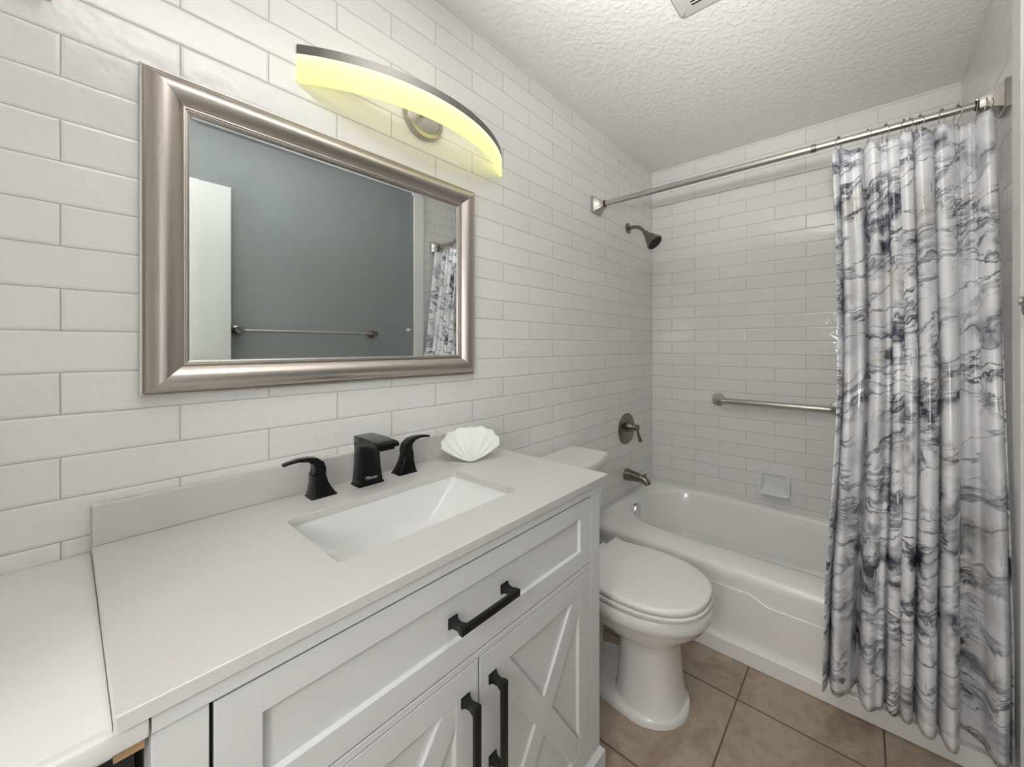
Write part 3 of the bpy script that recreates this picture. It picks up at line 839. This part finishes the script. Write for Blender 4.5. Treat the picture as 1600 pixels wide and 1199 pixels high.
# ------------------------------------------------------------------ mirror
MX0, MX1, MZ0, MZ1 = .088, .909, 1.149, 1.816
mir = thing('mirror', 'large wall mirror in a wide brushed silver frame above the vanity', 'mirror', ((MX0 + MX1) / 2, YL, (MZ0 + MZ1) / 2))
FW = .071
prof = [(0, .001), (0, .012), (.0035, .013), (.0055, .0115), (.010, .022), (.017, .0295), (.026, .0335), (.034, .034), (.042, .0315), (.050, .0265), (.057, .020), (.0605, .0165), (.0615, .0185), (.0645, .0185), (.0655, .0155), (.0675, .0155), (.0685, .0125), (.0710, .0115), (.0710, .001)]
def frame_side(k):
    c = [(MX0, MZ0), (MX1, MZ0), (MX1, MZ1), (MX0, MZ1)]
    sg = [(1, 1), (-1, 1), (-1, -1), (1, -1)]
    a, b = k, (k + 1) % 4
    return [[(c[q][0] + sg[q][0] * d, YL - h, c[q][1] + sg[q][1] * d) for d, h in prof] for q in (a, b)]
for k in range(4):
    mb = MB(); mb.loft(frame_side(k))
    build('frame_rail' if k % 2 == 0 else 'frame_stile', mb, M_frame_h if k % 2 == 0 else M_frame_v, mir, smooth=35)
mb = MB()
gx0, gx1, gz0, gz1 = MX0 + FW - .004, MX1 - FW + .004, MZ0 + FW - .004, MZ1 - FW + .004
bv = .018
mb.loft([[(gx0, YL - .002, gz0), (gx1, YL - .002, gz0), (gx1, YL - .002, gz1), (gx0, YL - .002, gz1)],
         [(gx0, YL - .0065, gz0), (gx1, YL - .0065, gz0), (gx1, YL - .0065, gz1), (gx0, YL - .0065, gz1)],
         [(gx0 + bv, YL - .0068, gz0 + bv), (gx1 - bv, YL - .0068, gz0 + bv), (gx1 - bv, YL - .0068, gz1 - bv), (gx0 + bv, YL - .0068, gz1 - bv)]])
build('glass', mb, M_mirror, mir, smooth=0)

# ------------------------------------------------------------------ vanity light
LX, LZ0, LZ1 = .7025, 1.926, 2.020
LAMP_Z0, LAMP_Z1 = LZ0, LZ1 - .024
vl = thing('vanity_light', 'lit curved bar light with nickel top edge above the mirror', 'light', (LX, YL, 1.98))
LAMP_Z0 -= 1.98; LAMP_Z1 -= 1.98
M_lamp = lamp_mat()
hc_, sag = .347, .134
Rr = (hc_ ** 2 + sag ** 2) / (2 * sag); yc = (YL - .004 - sag) + Rr
am = math.asin(hc_ / Rr)
def arc_strip(z0, z1, th, b=0, n=56):
    mb = MB(); rings = []
    for i in range(n + 1):
        a = -am + 2 * am * i / n
        e = Vector((math.sin(a), -math.cos(a), 0))
        p = Vector((LX, yc, 0)) + e * Rr; q = Vector((LX, yc, 0)) + e * (Rr - th)
        rings.append([(p.x, p.y, z0), (p.x, p.y, z1), (q.x, q.y, z1), (q.x, q.y, z0)])
    mb.loft(rings); return mb
o = build('diffuser', arc_strip(LZ0, LZ1 - .024, .009), M_lamp, vl, smooth=30); o['label'] = 'glowing yellow acrylic'
build('top_channel', arc_strip(LZ1 - .0245, LZ1, .011), M_channel, vl, smooth=30)
build('wall_plate', MB().lathe((LX + .003, YL, 1.992), (0, -1, 0), [(0, .066), (.018, .066), (.022, .063), (.023, .052), (.020, .050), (.020, .0001)], 44), M_nickel, vl)
build('support_arm', MB().tube([(LX, YL - .018, 2.008), (LX, yc - Rr + .009, 2.008)], .008, 14), M_nickel, vl)

# ------------------------------------------------------------------ ceiling vent
vt = thing('ceiling_vent', 'white square exhaust vent grille on the textured ceiling', 'vent', (1.185, .37, ZC))
mb = MB()
mb.loft([rrect(1.03, 1.338, .215, .526, .014, ZC, 5), rrect(1.03, 1.338, .215, .526, .014, ZC - .006, 5), rrect(1.036, 1.332, .221, .520, .014, ZC - .013, 5), rrect(1.075, 1.293, .258, .483, .01, ZC - .018, 5)])
build('grille_cover', mb, M_plastic, vt, smooth=35)
mb = MB()
for i in range(16):
    x = 1.29 - i * .0135
    mb.box(x - .0028, x + .0028, .270, .470, ZC - .0188, ZC - .0172)
build('slots', mb, M_dark, vt)

# ------------------------------------------------------------------ right wall: towel bar, door leaf, hook; left wall: hook
tb = thing('towel_bar', 'nickel towel bar on the blue grey wall, seen in the mirror', 'towel bar', (.89, YR, 1.333))
for xa in (.545, 1.235):
    build('post', MB().lathe((xa, YR, 1.333), (0, 1, 0), [(0, .027), (.008, .027), (.012, .020), (.03, .014), (.05, .016), (.062, .019), (.074, .017), (.076, .0001)], 24), M_bronze, tb)
build('rail', MB().tube([(.548, YR + .060, 1.333), (1.232, YR + .060, 1.333)], .0085, 16), M_nickel, tb)
dl = thing('door_leaf', 'white door leaf standing open against the wall, seen in the mirror', 'door', (.15, YR, 0))
mb = MB()
mb.box(-.24, .515, YR + .006, YR + .041, .012, 2.068, .002)
build('panel', mb, M_door, dl)
build('edge_bead', MB().box(.28, .287, YR + .041, YR + .0435, .10, 2.04, .001), M_door, dl)
hk = thing('robe_peg', 'small chrome peg on the wall beside the white casing at the right edge', 'peg', (1.50, YR, 1.368))
build('knob', MB().lathe((1.50, YR, 1.368), (0, 1, 0), [(0, .013), (.003, .013), (.005, .006), (.012, .006), (.016, .011), (.022, .012), (.026, .009), (.027, .0001)], 24), M_chrome, hk)
hk = thing('wall_hook', 'dark metal hook tip high on the tiled wall left of the mirror', 'hook', (-.032, YL, 1.87))
build('back_plate', MB().box(-.048, -.016, YL - .006, YL, 1.865, 1.92, .002), M_bronze, hk)
build('hook_arm', MB().tube([(-.032, YL - .004, 1.89), (-.032, YL - .022, 1.872), (-.032, YL - .034, 1.862), (-.032, YL - .044, 1.872)], [.006, .006, .0065, .007], 12), M_bronze, hk)
